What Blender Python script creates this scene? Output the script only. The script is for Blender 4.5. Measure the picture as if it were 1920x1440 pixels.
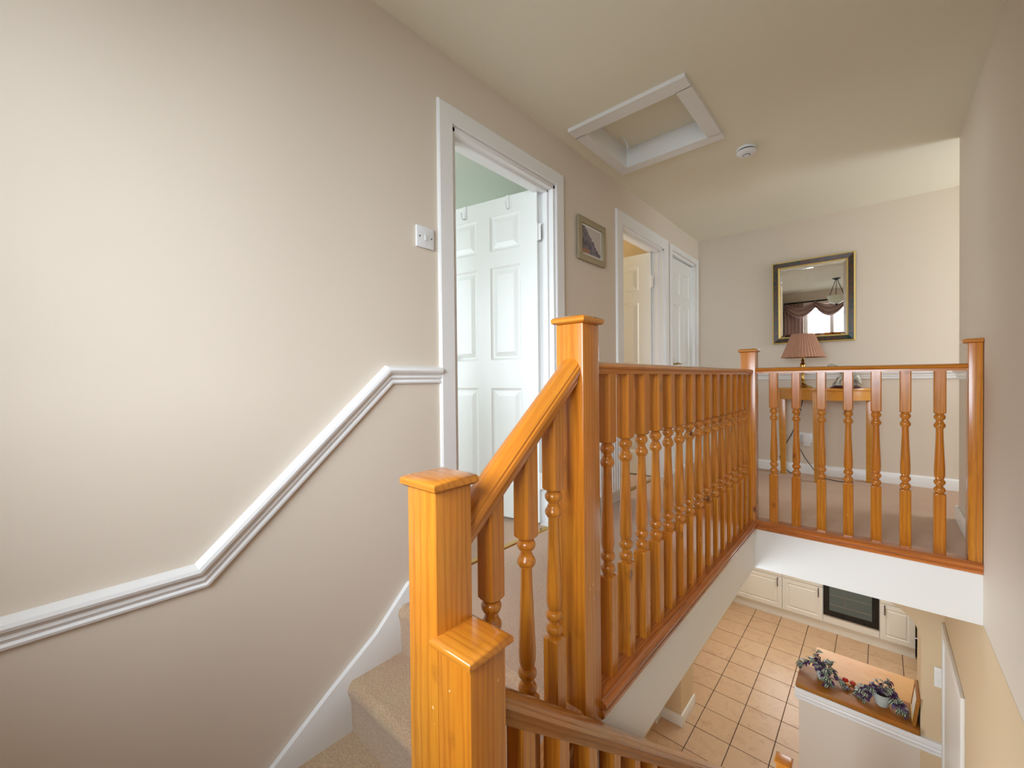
import bpy, bmesh, math, random
from mathutils import Vector, Matrix, Quaternion
random.seed(7)
for o in list(bpy.data.objects): bpy.data.objects.remove(o)
S = bpy.context.scene
COL = S.collection
PI = math.pi

# ------------------------------------------------------------------ camera
cam_d = bpy.data.cameras.new('camera'); cam = bpy.data.objects.new('camera', cam_d); COL.objects.link(cam)
_R = Vector((0.74902214, 0.6624667, -0.01018354)); _U = Vector((0.0001535, 0.01519681, 0.99988451)); _F = Vector((-0.66254495, 0.74893719, -0.01128106))
cam.matrix_world = Matrix(((_R.x, _U.x, -_F.x, 0.0), (_R.y, _U.y, -_F.y, 0.0), (_R.z, _U.z, -_F.z, 0.88), (0, 0, 0, 1)))
cam_d.sensor_fit = 'HORIZONTAL'; cam_d.sensor_width = 36.0; cam_d.lens = 778.613 / 1920 * 36.0
cam_d.clip_start = 0.02; cam_d.clip_end = 100
S.camera = cam

# ------------------------------------------------------------------ world, lights, exposure
w = bpy.data.worlds.new('world'); S.world = w; w.use_nodes = True
bg = w.node_tree.nodes['Background']; bg.inputs[0].default_value = (0.86, 0.93, 1.0, 1); bg.inputs[1].default_value = 1.2

def area(name, loc, rot, sx, sy, power, col):
    d = bpy.data.lights.new(name, 'AREA'); d.shape = 'RECTANGLE'; d.size = sx; d.size_y = sy; d.energy = power; d.color = col
    o = bpy.data.objects.new(name, d); COL.objects.link(o); o.location = loc; o.rotation_euler = rot
    return o
DAY = (0.80, 0.89, 1.0)
area('daylight', (0.20, -3.60, 2.40), (math.radians(72), 0, 0.08), 5.0, 3.6, 590, DAY)           # sky outside the stair window behind the camera
area('daylight', (-2.60, -0.60, 1.55), (math.radians(82), 0, 0), 1.8, 1.8, 26, DAY)           # sky outside the window of the room behind the first door
area('daylight', (-3.62, 3.25, 1.45), (math.radians(90), 0, math.radians(-90)), 0.9, 1.0, 12, (0.92, 0.96, 1.0))   # room behind the second door
area('daylight', (1.95, 4.10, 1.35), (math.radians(90), 0, math.radians(90)), 0.75, 1.20, 10, DAY)   # end window of the landing corridor
area('daylight', (-0.70, 7.98, -1.15), (math.radians(90), 0, PI), 1.50, 0.95, 5, DAY)            # added light for the kitchen, in an unseen window opening above the worktop
area('kitchen_fill', (-0.55, 6.3, -0.30), (0, 0, 0), 0.9, 0.9, 13, (0.84, 0.93, 1.0))              # added unseen fill under the kitchen ceiling, brightens the cabinets
area('daylight', (-1.395, 2.2, -1.5), (math.radians(90), 0, math.radians(-68)), 0.85, 1.9, 34, (0.80, 0.90, 1.0))  # added fill by the wall under the landing, brightens the hall; no door here
S.view_settings.view_transform = 'Standard'; S.view_settings.look = 'None'
S.view_settings.gamma = 1.0; S.view_settings.use_curve_mapping = False
S.cycles.max_bounces = 8; S.cycles.glossy_bounces = 3; S.cycles.caustics_reflective = False; S.cycles.caustics_refractive = False
S.cycles.adaptive_threshold = 0.02
S.view_settings.exposure = 1.08

# ------------------------------------------------------------------ materials
def srgb(r, g, b):
    f = lambda c: (c / 255 / 12.92) if c / 255 <= 0.04045 else ((c / 255 + 0.055) / 1.055) ** 2.4
    return (f(r), f(g), f(b), 1)
class NT:
    def __init__(s, name):
        s.m = bpy.data.materials.new(name); s.m.use_nodes = True; s.t = s.m.node_tree
        s.b = s.t.nodes['Principled BSDF']; s.tc = s.n('ShaderNodeTexCoord')
    def n(s, typ, **k):
        x = s.t.nodes.new(typ)
        for a, v in k.items(): setattr(x, a, v)
        return x
    def l(s, a, b): s.t.links.new(a, b)
    def mapping(s, scale, src='Object', loc=None, rot=None):
        mp = s.n('ShaderNodeMapping'); mp.inputs['Scale'].default_value = scale
        if rot: mp.inputs['Rotation'].default_value = rot
        s.l(s.tc.outputs[src], mp.inputs['Vector'])
        if loc is not None: s.l(loc, mp.inputs['Location'])
        return mp.outputs[0]
    def noise(s, vec, scale, detail=4, rough=0.55, dist=0.0):
        x = s.n('ShaderNodeTexNoise'); x.inputs['Scale'].default_value = scale; x.inputs['Detail'].default_value = detail
        x.inputs['Roughness'].default_value = rough; x.inputs['Distortion'].default_value = dist
        s.l(vec, x.inputs['Vector']); return x.outputs['Fac']
    def ramp(s, fac, stops, interp='LINEAR'):
        x = s.n('ShaderNodeValToRGB'); x.color_ramp.interpolation = interp
        e = x.color_ramp.elements
        while len(e) > 1: e.remove(e[-1])
        e[0].position = stops[0][0]; e[0].color = stops[0][1]
        for p, c in stops[1:]:
            q = e.new(p); q.color = c
        s.l(fac, x.inputs[0]); return x.outputs[0]
    def mix(s, fac, a, b, mode='MIX'):
        x = s.n('ShaderNodeMix', data_type='RGBA', blend_type=mode)
        if isinstance(fac, (int, float)): x.inputs[0].default_value = fac
        else: s.l(fac, x.inputs[0])
        for v, i in ((a, 6), (b, 7)):
            if isinstance(v, tuple): x.inputs[i].default_value = v
            else: s.l(v, x.inputs[i])
        return x.outputs[2]
    def math(s, op, a, b=None):
        x = s.n('ShaderNodeMath', operation=op)
        for i, v in enumerate((a, b)):
            if v is None: continue
            if isinstance(v, (int, float)): x.inputs[i].default_value = v
            else: s.l(v, x.inputs[i])
        return x.outputs[0]
    def bump(s, h, strength, dist=0.002):
        x = s.n('ShaderNodeBump'); x.inputs['Strength'].default_value = strength; x.inputs['Distance'].default_value = dist
        s.l(h, x.inputs['Height']); s.l(x.outputs[0], s.b.inputs['Normal'])
    def rand(s):
        return s.n('ShaderNodeObjectInfo').outputs['Random']
    def col(s, c):
        if isinstance(c, tuple): s.b.inputs['Base Color'].default_value = c
        else: s.l(c, s.b.inputs['Base Color'])

def paint(name, c, rough=0.5, var=0.03, bump=0.15, scale=6.0, spec=0.5):
    a = NT(name); v = a.mapping((1, 1, 1))
    n1 = a.noise(v, scale * 0.25, 3)
    d = tuple(x * (1 - var) for x in c[:3]) + (1,)
    a.col(a.mix(n1, c, d)); a.b.inputs['Roughness'].default_value = rough
    a.b.inputs['Specular IOR Level'].default_value = spec
    a.bump(a.noise(v, scale * 18, 3), bump, 0.001)
    return a.m
def pine(name, axis, coat=0.45, dark=srgb(140, 66, 10), mid=srgb(184, 106, 14), light=srgb(218, 148, 52), rough=0.24, specks=True, knots=True, deep=1.0, rx=0.0):
    """varnished knotty pine with the grain running along the given local axis"""
    a = NT(name)
    r = a.rand(); off = a.n('ShaderNodeCombineXYZ')
    for i, k in enumerate((7.3, 11.1, 5.7)): a.l(a.math('MULTIPLY', r, k), off.inputs[i])
    sc = [1.0, 1.0, 1.0]; sc['xyz'.index(axis)] = 0.075
    v = a.mapping(tuple(sc), loc=off.outputs[0])
    if rx:
        r1 = a.n('ShaderNodeMapping'); r1.inputs['Rotation'].default_value = (rx, 0, 0); a.l(a.tc.outputs['Object'], r1.inputs['Vector']); a.l(r1.outputs[0], v.node.inputs['Vector'])
    warp = a.noise(v, 9.0, 2, 0.5)
    wave = a.n('ShaderNodeTexWave', wave_type='RINGS', rings_direction={'x': 'X', 'y': 'Y', 'z': 'Z'}[axis])
    wave.inputs['Scale'].default_value = 26.0; wave.inputs['Distortion'].default_value = 7.0
    wave.inputs['Detail'].default_value = 2.0; wave.inputs['Detail Scale'].default_value = 1.2
    a.l(v, wave.inputs['Vector'])
    ring = a.ramp(wave.outputs['Fac'], [(0.0, (0, 0, 0, 1)), (0.55, (0.12,) * 3 + (1,)), (0.92, (1, 1, 1, 1))])
    c1 = a.mix(warp, light, mid)
    c2 = a.mix(a.math('MULTIPLY', ring, 0.32 * deep), c1, dark)
    fine = a.noise(v, 140.0, 3, 0.6)
    c3 = a.mix(a.math('MULTIPLY', a.ramp(fine, [(0.45, (0, 0, 0, 1)), (0.75, (1, 1, 1, 1))]), 0.30), c2, dark)
    mott = a.noise(a.mapping((1, 1, 1), loc=off.outputs[0]), 5.0, 3, 0.5)
    c3 = a.mix(a.math('MULTIPLY', a.ramp(mott, [(0.4, (0, 0, 0, 1)), (0.7, (1, 1, 1, 1))]), 0.35), c3, srgb(206, 112, 28))
    if knots:
        ks = [8.5, 8.5, 8.5]; ks['xyz'.index(axis)] = 5.6
        kv = a.mapping(tuple(ks), loc=off.outputs[0])
        vo = a.n('ShaderNodeTexVoronoi'); vo.inputs['Scale'].default_value = 1.0; vo.inputs['Randomness'].default_value = 1.0
        a.l(kv, vo.inputs['Vector'])
        kd = a.math('ADD', vo.outputs['Distance'], a.math('MULTIPLY', a.math('SUBTRACT', a.noise(kv, 14, 2), 0.5), 0.12))
        km = a.ramp(kd, [(0.045, (1, 1, 1, 1)), (0.085, (0.35,) * 3 + (1,)), (0.16, (0, 0, 0, 1))])
        c3 = a.mix(a.math('MULTIPLY', km, 0.85), c3, srgb(84, 36, 14))
    if specks:
        sv = a.mapping((60, 60, 60), loc=off.outputs[0])
        so = a.n('ShaderNodeTexVoronoi'); so.inputs['Scale'].default_value = 1.0; a.l(sv, so.inputs['Vector'])
        sm = a.math('MULTIPLY', a.math('LESS_THAN', so.outputs['Distance'], 0.16), a.math('GREATER_THAN', a.noise(sv, 0.12, 2), 0.66))
        c3 = a.mix(a.math('MULTIPLY', sm, 0.6), c3, srgb(246, 210, 150))
    a.col(c3)
    a.b.inputs['Roughness'].default_value = rough
    a.b.inputs['Coat Weight'].default_value = coat; a.b.inputs['Coat Roughness'].default_value = 0.16
    a.bump(fine, 0.12, 0.001)
    return a.m
def carpet(name, c1, c2, c3):
    a = NT(name); v = a.mapping((1, 1, 1))
    big = a.noise(v, 3.2, 4, 0.6, 0.6); tuft = a.noise(v, 170, 4, 0.8)
    mid = a.noise(v, 45, 3, 0.6)
    c = a.mix(a.ramp(big, [(0.35, (0, 0, 0, 1)), (0.68, (1, 1, 1, 1))]), c1, c2)
    c = a.mix(a.math('MULTIPLY', a.ramp(tuft, [(0.42, (1, 1, 1, 1)), (0.6, (0, 0, 0, 1))]), 0.5), c, c3)
    a.col(c); a.b.inputs['Roughness'].default_value = 1.0; a.b.inputs['Specular IOR Level'].default_value = 0.05
    a.b.inputs['Sheen Weight'].default_value = 0.35; a.b.inputs['Sheen Roughness'].default_value = 0.6
    a.bump(a.math('ADD', a.math('MULTIPLY', tuft, 0.8), mid), 0.9, 0.006)
    return a.m
def plain(name, c, rough=0.5, metal=0.0, **k):
    a = NT(name); v = a.mapping((1, 1, 1)); n = a.noise(v, 30, 3)
    a.col(a.mix(n, c, tuple(x * 0.92 for x in c[:3]) + (1,)))
    a.b.inputs['Roughness'].default_value = rough; a.b.inputs['Metallic'].default_value = metal
    for kk, vv in k.items(): a.b.inputs[kk].default_value = vv
    return a.m

WALL = paint('wall_paint_beige', srgb(224, 212, 195), 0.62, 0.02, 0.10, spec=0.3)
WALLW = paint('wall_paint_warm', srgb(220, 196, 158), 0.6, 0.02, 0.10, spec=0.3)
CEIL = paint('ceiling_paint', srgb(240, 235, 216), 0.9, 0.03, 0.12, spec=0.1)
CEILB = paint('bedroom_ceiling_paint', srgb(226, 234, 222), 0.85, 0.03, 0.1, spec=0.1)
OLIVE = paint('bathroom_paint', srgb(206, 186, 104), 0.8, 0.05, 0.2)
GLOSS = paint('white_gloss_paint', srgb(238, 238, 236), 0.28, 0.01, 0.05)
DOORW = paint('white_door_paint', srgb(236, 238, 234), 0.34, 0.01, 0.08)
APRON = paint('apron_white_paint', srgb(236, 234, 228), 0.55, 0.02, 0.08)
CREAM = paint('cupboard_cream', srgb(238, 236, 229), 0.4, 0.02, 0.04)
PZ = pine('pine_upright', 'z'); PX = pine('pine_rail_x', 'x'); PY = pine('pine_rail_y', 'y')
PCAP = pine('pine_cap', 'x', specks=True, knots=False)
PBASE = pine('pine_base_rail', 'y', dark=srgb(96, 44, 16), mid=srgb(168, 92, 40), light=srgb(190, 118, 60), knots=False, specks=False, deep=1.4)
PSL = pine('pine_sloping_rail', 'y', rx=-math.atan(0.802))
PDARK = pine('pine_lower_rail', 'y', rx=math.atan(0.82), dark=srgb(92, 50, 18), mid=srgb(158, 104, 48), light=srgb(184, 130, 70), knots=False, deep=1.3)
TABLEW = pine('table_wood', 'x', dark=srgb(170, 96, 20), mid=srgb(206, 140, 40), light=srgb(218, 156, 56), knots=False, specks=False, deep=0.4)
BARW = pine('bar_wood', 'x', coat=0.0, rough=0.55, dark=srgb(104, 58, 8), mid=srgb(150, 96, 18), light=srgb(170, 110, 28), knots=False, specks=False, deep=0.6)
WORKW = pine('worktop_wood', 'x', coat=0.0, rough=0.5, dark=srgb(170, 112, 50), mid=srgb(222, 170, 104), light=srgb(230, 182, 120), knots=False, specks=False, deep=0.6)
CARPET = carpet('landing_carpet', srgb(210, 170, 138), srgb(216, 184, 148), srgb(160, 114, 84))
STAIRC = carpet('stair_carpet', srgb(212, 170, 136), srgb(218, 190, 146), srgb(154, 110, 80))
BRASS = plain('brass', srgb(196, 158, 84), 0.18, 1.0)
CHROME = plain('chrome', srgb(190, 190, 190), 0.2, 1.0)
STEEL = plain('brushed_steel', srgb(120, 122, 126), 0.35, 1.0)
WHITEP = plain('white_plastic', srgb(238, 240, 240), 0.3)
BLACK = plain('black_rubber', srgb(28, 28, 30), 0.5)
BLACKG = plain('black_glass', srgb(16, 26, 30), 0.06)
SHADEM = plain('lampshade_fabric', srgb(192, 146, 120), 0.9)
SOIL = plain('soil', srgb(44, 32, 24), 1.0)
MIRROR = plain('mirror_silver', (0.92, 0.93, 0.92, 1), 0.0, 1.0)
GOLD = plain('gold_leaf', srgb(226, 200, 120), 0.45, 0.6)
SILVERF = plain('champagne_frame', srgb(168, 156, 128), 0.42, 0.35)
GROUT = plain('grout', srgb(74, 56, 50), 0.95)
GREYPOT = plain('glazed_pot', srgb(196, 208, 204), 0.2)
BRONZE = plain('bronze', srgb(42, 46, 42), 0.4, 0.8)
DRAPE = plain('drape_fabric', srgb(196, 166, 162), 0.8)
def glassy(name, tint=(1, 1, 1, 1), amount=0.08, rough=0.0):
    a = NT(name); t = a.t
    tr = a.n('ShaderNodeBsdfTransparent'); tr.inputs[0].default_value = tint
    gl = a.n('ShaderNodeBsdfGlossy'); gl.inputs['Roughness'].default_value = rough
    mx = a.n('ShaderNodeMixShader'); mx.inputs[0].default_value = amount
    a.l(tr.outputs[0], mx.inputs[1]); a.l(gl.outputs[0], mx.inputs[2])
    a.l(mx.outputs[0], t.nodes['Material Output'].inputs[0])
    return a.m
GLASS = glassy('clear_glass')
def marbled():
    a = NT('marbled_frame'); v = a.mapping((1, 1, 1)); n = a.noise(v, 22, 5, 0.7, 1.6); m = a.noise(v, 60, 4, 0.7, 0.6)
    c = a.ramp(n, [(0.3, srgb(20, 44, 52)), (0.45, srgb(40, 70, 62)), (0.55, srgb(110, 70, 46)), (0.68, srgb(30, 40, 62)), (0.8, srgb(130, 120, 90))])
    a.col(a.mix(a.math('MULTIPLY', m, 0.4), c, srgb(24, 34, 40))); a.b.inputs['Roughness'].default_value = 0.2
    return a.m
MARB = marbled()
def tilemat():
    a = NT('terracotta_tile'); r = a.rand(); off = a.n('ShaderNodeCombineXYZ')
    a.l(a.math('MULTIPLY', r, 31.0), off.inputs[0]); a.l(a.math('MULTIPLY', r, 17.0), off.inputs[1])
    v = a.mapping((1, 1, 1), loc=off.outputs[0]); n = a.noise(v, 7, 5, 0.62, 0.8); m = a.noise(v, 30, 4, 0.6)
    c = a.ramp(n, [(0.3, srgb(200, 160, 122)), (0.5, srgb(208, 174, 138)), (0.7, srgb(188, 146, 112))])
    c = a.mix(a.math('MULTIPLY', m, 0.35), c, srgb(220, 192, 162))
    c = a.mix(a.math('MULTIPLY', r, 0.16), c, srgb(176, 130, 84))
    a.col(c); a.b.inputs['Roughness'].default_value = 0.3; a.bump(m, 0.12, 0.002)
    return a.m
TILE = tilemat()
def leafmat():
    a = NT('striped_leaf'); uv = a.n('ShaderNodeSeparateXYZ'); a.l(a.tc.outputs['Object'], uv.inputs[0])
    ax = a.math('ABSOLUTE', uv.outputs[0])
    s = a.ramp(a.math('MULTIPLY', ax, 90), [(0.0, srgb(58, 76, 56)), (0.22, srgb(70, 84, 66)), (0.3, srgb(196, 212, 190)), (0.55, srgb(190, 206, 186)), (0.65, srgb(74, 66, 84))])
    pr = a.rand(); c = a.mix(a.math('GREATER_THAN', pr, 0.62), s, srgb(74, 44, 88))
    a.col(c); a.b.inputs['Roughness'].default_value = 0.4
    return a.m
LEAF = leafmat()
PURPLE = plain('purple_stem', srgb(112, 76, 120), 0.5)
def artmat():
    a = NT('watercolour_print'); v = a.mapping((1, 1, 1)); sp = a.n('ShaderNodeSeparateXYZ'); a.l(v, sp.inputs[0])
    n = a.noise(v, 26, 5, 0.7); n2 = a.noise(v, 9, 3)
    ridge = a.math('ADD', a.math('MULTIPLY', sp.outputs[1], -0.75), a.math('MULTIPLY', n, 0.10))   # hill falls to the right
    hill = a.math('LESS_THAN', a.math('ADD', sp.outputs[2], a.math('MULTIPLY', ridge, -1.0)), -0.03)
    base = a.mix(n2, srgb(206, 198, 180), srgb(190, 184, 184))
    hc = a.mix(a.ramp(n, [(0.4, (0, 0, 0, 1)), (0.6, (1, 1, 1, 1))]), srgb(84, 76, 92), srgb(136, 126, 130))
    low = a.math('LESS_THAN', sp.outputs[2], -0.055)
    hc = a.mix(a.math('MULTIPLY', low, a.math('LESS_THAN', sp.outputs[1], -0.03)), hc, srgb(164, 118, 92))
    keep = a.math('MULTIPLY', hill, a.math('GREATER_THAN', sp.outputs[2], -0.082))
    a.col(a.mix(keep, base, hc)); a.b.inputs['Roughness'].default_value = 0.6
    return a.m
ART = artmat()
def ornm():
    a = NT('grey_porcelain'); v = a.mapping((1, 1, 1)); n = a.noise(v, 40, 4)
    a.col(a.ramp(n, [(0.35, srgb(120, 116, 108)), (0.6, srgb(214, 210, 196))])); a.b.inputs['Roughness'].default_value = 0.3
    return a.m
ORN = ornm()
MAHOG = plain('mahogany', srgb(70, 24, 20), 0.25)
SHADEG = plain('alabaster_bowl', srgb(232, 236, 214), 0.4)

# ------------------------------------------------------------------ mesh helpers
class MB:
    def __init__(s): s.v = []; s.f = []
    def add(s, vs, fs):
        n = len(s.v); s.v += [tuple(p) for p in vs]; s.f += [tuple(i + n for i in f) for f in fs]; return s
    def box(s, x0, x1, y0, y1, z0, z1):
        return s.add([(x0, y0, z0), (x1, y0, z0), (x1, y1, z0), (x0, y1, z0), (x0, y0, z1), (x1, y0, z1), (x1, y1, z1), (x0, y1, z1)],
                     [(0, 3, 2, 1), (4, 5, 6, 7), (0, 1, 5, 4), (1, 2, 6, 5), (2, 3, 7, 6), (3, 0, 4, 7)])
    def loft(s, rings, caps=True, closed=True):
        n = len(rings[0]); vs = [p for r in rings for p in r]; fs = []
        for i in range(len(rings) - 1):
            for j in range(n if closed else n - 1):
                k = (j + 1) % n
                fs.append((i * n + j, i * n + k, (i + 1) * n + k, (i + 1) * n + j))
        if caps:
            fs.append(tuple(range(n))[::-1]); fs.append(tuple((len(rings) - 1) * n + j for j in range(n)))
        return s.add(vs, fs)
    def prism(s, poly, axis, a, b):
        """poly of 2-D points in the two other axes, in xyz order, extruded along axis from a to b"""
        def P(p, t):
            q = list(p); q.insert('xyz'.index(axis), t); return tuple(q)
        return s.loft([[P(p, a) for p in poly], [P(p, b) for p in poly]])
    def lathe(s, prof, cx=0, cy=0, n=24, z0=0.0, caps=True):
        return s.loft([[(cx + r * math.cos(2 * PI * j / n), cy + r * math.sin(2 * PI * j / n), z0 + z) for j in range(n)] for r, z in prof], caps)
    def tube(s, pts, r, n=8, caps=True):
        rings = []; pts = [Vector(p) for p in pts]; N = len(pts); up = None
        for i, p in enumerate(pts):
            d = (pts[min(i + 1, N - 1)] - pts[max(i - 1, 0)]).normalized()
            if up is None: up = Vector((0, 0, 1)) if abs(d.z) < 0.9 else Vector((1, 0, 0))
            a = d.cross(up).normalized(); b = a.cross(d).normalized(); up = b
            rr = r[i] if isinstance(r, (list, tuple)) else r
            rings.append([tuple(p + (a * math.cos(2 * PI * j / n) + b * math.sin(2 * PI * j / n)) * rr) for j in range(n)])
        return s.loft(rings, caps)
    def build(s, name, mat, parent=None, bevel=0.0, segs=2, smooth=False, angle=35, loc=None, rot=None, label=None):
        me = bpy.data.meshes.new(name); bm = bmesh.new()
        vs = [bm.verts.new(p) for p in s.v]
        for f in s.f:
            try: bm.faces.new([vs[i] for i in f])
            except ValueError: pass
        bmesh.ops.recalc_face_normals(bm, faces=bm.faces)
        if bevel > 0:
            es = [e for e in bm.edges if len(e.link_faces) == 2 and e.calc_face_angle(0) > math.radians(30)]
            bmesh.ops.bevel(bm, geom=es, offset=bevel, segments=segs, affect='EDGES', profile=0.6, clamp_overlap=True)
        if smooth or bevel > 0:
            for f in bm.faces: f.smooth = True
            for e in bm.edges:
                if len(e.link_faces) == 2 and e.calc_face_angle(0) > math.radians(angle): e.smooth = False
        bm.to_mesh(me); bm.free(); me.materials.append(mat)
        o = bpy.data.objects.new(name, me); COL.objects.link(o)
        if loc: o.location = loc
        if rot: o.rotation_euler = rot
        if parent: o.parent = parent
        if label: o['label'] = label
        return o
def tag(o, label, cat, group=None):
    o['label'] = label; o['category'] = cat
    if group: o['group'] = group
    return o
def thing(name, label, cat, loc=(0, 0, 0), rz=0, group=None):
    o = bpy.data.objects.new(name, None); COL.objects.link(o); o.location = loc; o.rotation_euler = (0, 0, rz)
    o.empty_display_size = 0.1
    return tag(o, label, cat, group)
def structure(o, label=None):
    o['kind'] = 'structure'
    if label: o['label'] = label
    return o
def sempty(name, label=None, loc=(0, 0, 0)):
    o = bpy.data.objects.new(name, None); COL.objects.link(o); o.location = loc; return structure(o, label)
def dup(o, parent=None, loc=None, rot=None):
    c = o.copy(); COL.objects.link(c); c.parent = parent if parent else o.parent
    if loc is not None: c.location = loc
    if rot is not None: c.rotation_euler = rot
    return c
def sweep(poly, prof, plane, base, sign, name, mat, parent=None, label=None, smooth=True):
    """mitred moulding: poly = 2-D path inside the wall plane, prof = [(out, across)], plane 'x' or 'y', base = wall coordinate, sign = outward direction"""
    rings = []
    P = [Vector(p) for p in poly]
    for i, p in enumerate(P):
        d0 = (P[i] - P[i - 1]).normalized() if i else (P[1] - P[0]).normalized()
        d1 = (P[i + 1] - P[i]).normalized() if i < len(P) - 1 else d0
        n0 = Vector((-d0.y, d0.x)); n1 = Vector((-d1.y, d1.x)); m = (n0 + n1).normalized(); m /= max(0.3, m.dot(n0))
        ring = []
        for out, ac in prof:
            q = p + m * ac; c = base + sign * out
            ring.append((c, q.x, q.y) if plane == 'x' else (q.x, c, q.y))
        rings.append(ring)
    b = MB(); b.loft(rings)
    return b.build(name, mat, parent, smooth=smooth, angle=28, label=label)

# ------------------------------------------------------------------ key dimensions
XL, XR, YF, YB, ZC = -1.42, 0.36, 4.58, -0.66, 2.30      # left wall, right wall, far wall, back wall, ceiling
ZQ, G, ZS = -0.545, -2.757, -0.285                        # half landing, ground floor, underside of landing slab
WT = 0.11
# ------------------------------------------------------------------ shell: upper storey
# left wall with three door openings
OP = [(1.213, 1.999, 2.005), (2.836, 3.624, 2.012), (3.806, 4.463, 2.035)]
b = MB(); y = YB - 0.2
for (a0, a1, zt) in OP:
    b.box(XL - WT, XL, y, a0, G if y < 1 else 0, ZC + 0.2); b.box(XL - WT, XL, a0, a1, zt, ZC + 0.2)
    y = a1
b.box(XL - WT, XL, y, YF + 0.1, 0, ZC + 0.2); b.box(XL - WT, XL, 1.213, 2.9, G, -.1); b.box(XL - WT, XL, 2.9, YF + .1, ZS, -.1)
for q0, q1 in ((1.999, 2.836), (3.624, YF + .1)): b.box(XL - WT, XL, q0, q1, -.1, 0)
structure(b.build('wall_left', WALL), 'beige painted wall on the left with white dado rail and three doors')
# far wall
structure(MB().box(XL - WT, 2.0, YF, YF + 0.12, ZS, ZC + 0.2).build('wall_far', WALL), 'beige end wall of the landing behind the mirror')
# right wall: full height beside the stairwell, ends in an outside corner at y 3.66
structure(MB().box(XR, XR + 0.11, YB - 0.2, 3.66, ZS, ZC + 0.2).build('wall_right', WALL, bevel=0.004), 'tall beige wall along the right of the stairwell')
structure(MB().box(XR, XR + 0.11, YB - 0.2, 3.66, G, ZS).build('wall_stairwell_lower', WALLW), 'warmer beige lower part of the right wall, below landing level')
# corridor closing walls out of view on the right
structure(MB().box(XR + 0.11, 1.9, 3.55, 3.66, 0, ZC + .2).build('wall_corridor', WALL))
b = MB(); b.box(1.9, 2.0, 3.55, YF, 0, 0.75); b.box(1.9, 2.0, 3.55, YF, 1.95, ZC + .2); b.box(1.9, 2.0, 3.55, 3.72, 0.75, 1.95); b.box(1.9, 2.0, 4.48, YF, 0.75, 1.95)
structure(b.build('wall_corridor_end', WALL))
# back wall with the stair window (seen only in the mirror)
b = MB(); WX0, WX1, WZ0, WZ1 = -1.10, 0.22, 0.75, 2.05
b.box(XL - WT, WX0, YB - 0.2, YB, G, ZC + .2); b.box(WX1, XR + .11, YB - .2, YB, G, ZC + .2); b.box(WX0, WX1, YB - .2, YB, G, WZ0); b.box(WX0, WX1, YB - .2, YB, WZ1, ZC + .2)
structure(b.build('wall_back', WALL), 'wall with the stair window behind the camera, seen in the mirror')
win = sempty('window_1', 'white framed window with swagged drapes, reflected in the mirror')
b = MB()
for x in (WX0, -0.70, -0.20, WX1 - 0.06): b.box(x, x + 0.06, YB - 0.15, YB - 0.09, WZ0, WZ1)
b.box(WX0, WX1, YB - .15, YB - .09, WZ0, WZ0 + .06); b.box(WX0, WX1, YB - .15, YB - .09, WZ1 - .06, WZ1)
b.build('window_frame', GLOSS, win, bevel=0.006)
MB().box(WX0 - 0.04, WX1 + 0.04, YB - 0.09, YB + 0.05, WZ0 - 0.03, WZ0).build('window_sill', GLOSS, win, bevel=0.006)
for x0, x1 in ((WX0 + .06, -.70), (-.64, -.20), (-.14, WX1 - .06)):
    MB().box(x0, x1, YB - 0.123, YB - 0.117, WZ0 + .06, WZ1 - .06).build('pane', GLASS, win)

# ceiling with the hatch opening
HX0, HX1, HY0, HY1 = -1.263, -0.748, 2.085, 2.600
b = MB()
b.box(XL - WT, HX0, YB - .2, YF + .12, ZC, ZC + .15); b.box(HX1, XR + .11, YB - .2, YF + .12, ZC, ZC + .15)
b.box(HX0, HX1, YB - .2, HY0, ZC, ZC + .15); b.box(HX0, HX1, HY1, YF + .12, ZC, ZC + .15); b.box(XR + .11, 2.0, 3.55, YF + .12, ZC, ZC + .15)
structure(b.build('ceiling', CEIL), 'cream painted ceiling over the landing and stairs')
# landing floor (carpeted slab round the stairwell void)
b = MB(); b.box(XL, -0.60, 0.93, 2.90, ZS, 0); b.box(XL, 2.0, 2.90, YF, ZS, 0)
structure(b.build('floor', CARPET, bevel=0.0), 'pinkish beige carpet of the upper landing')
# fine carpet pile hint along the edge
# apron round the stairwell void
b = MB(); b.box(-0.60, -0.572, 0.93, 2.872, ZS, -0.03)
structure(b.build('trim_1', APRON), 'white painted side of the landing under the long balustrade')
b = MB(); b.box(-0.572, XR, 2.872, 2.90, ZS, -0.03)
structure(b.build('trim_2', APRON), 'white painted side of the landing under the short balustrade')
# half landing
structure(MB().box(XL, -0.50, YB, 0.525, ZQ - 0.2, ZQ).box(-0.50, XR, YB, 0.44, ZQ - .2, ZQ).build('floor_half_landing', STAIRC), 'beige carpet of the half landing')

# dado rails and skirtings
DP = [(0, -0.035), (0.012, -0.035), (0.014, -0.028), (0.010, -0.022), (0.012, -0.016), (0.016, -0.012), (0.014, -0.004), (0.018, 0.004), (0.027, 0.008), (0.030, 0.016), (0.027, 0.025), (0.016, 0.030), (0.008, 0.033), (0, 0.035)]
dz = 0.905
structure(sweep([(YB, 0.345), (0.285, 0.343), (0.885, 0.903), (1.134, 0.903)], DP, 'x', XL, 1, 'trim_3', GLOSS), 'white dado rail climbing the left wall beside the stairs')
structure(sweep([(2.066, 0.889), (2.741, 0.889)], DP, 'x', XL, 1, 'trim_4', GLOSS))
structure(sweep([(XL, 0.889), (1.9, 0.889)], DP, 'y', YF, -1, 'trim_5', GLOSS), 'white dado rail across the end wall')
structure(sweep([(3.0, 0.889), (3.66, 0.889)], DP, 'x', XR, -1, 'trim_6', GLOSS), 'short white dado rail beyond the wall newel')
SP = [(0, 0), (0.016, 0), (0.016, 0.070), (0.013, 0.078), (0.006, 0.085), (0, 0.087)]
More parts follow.
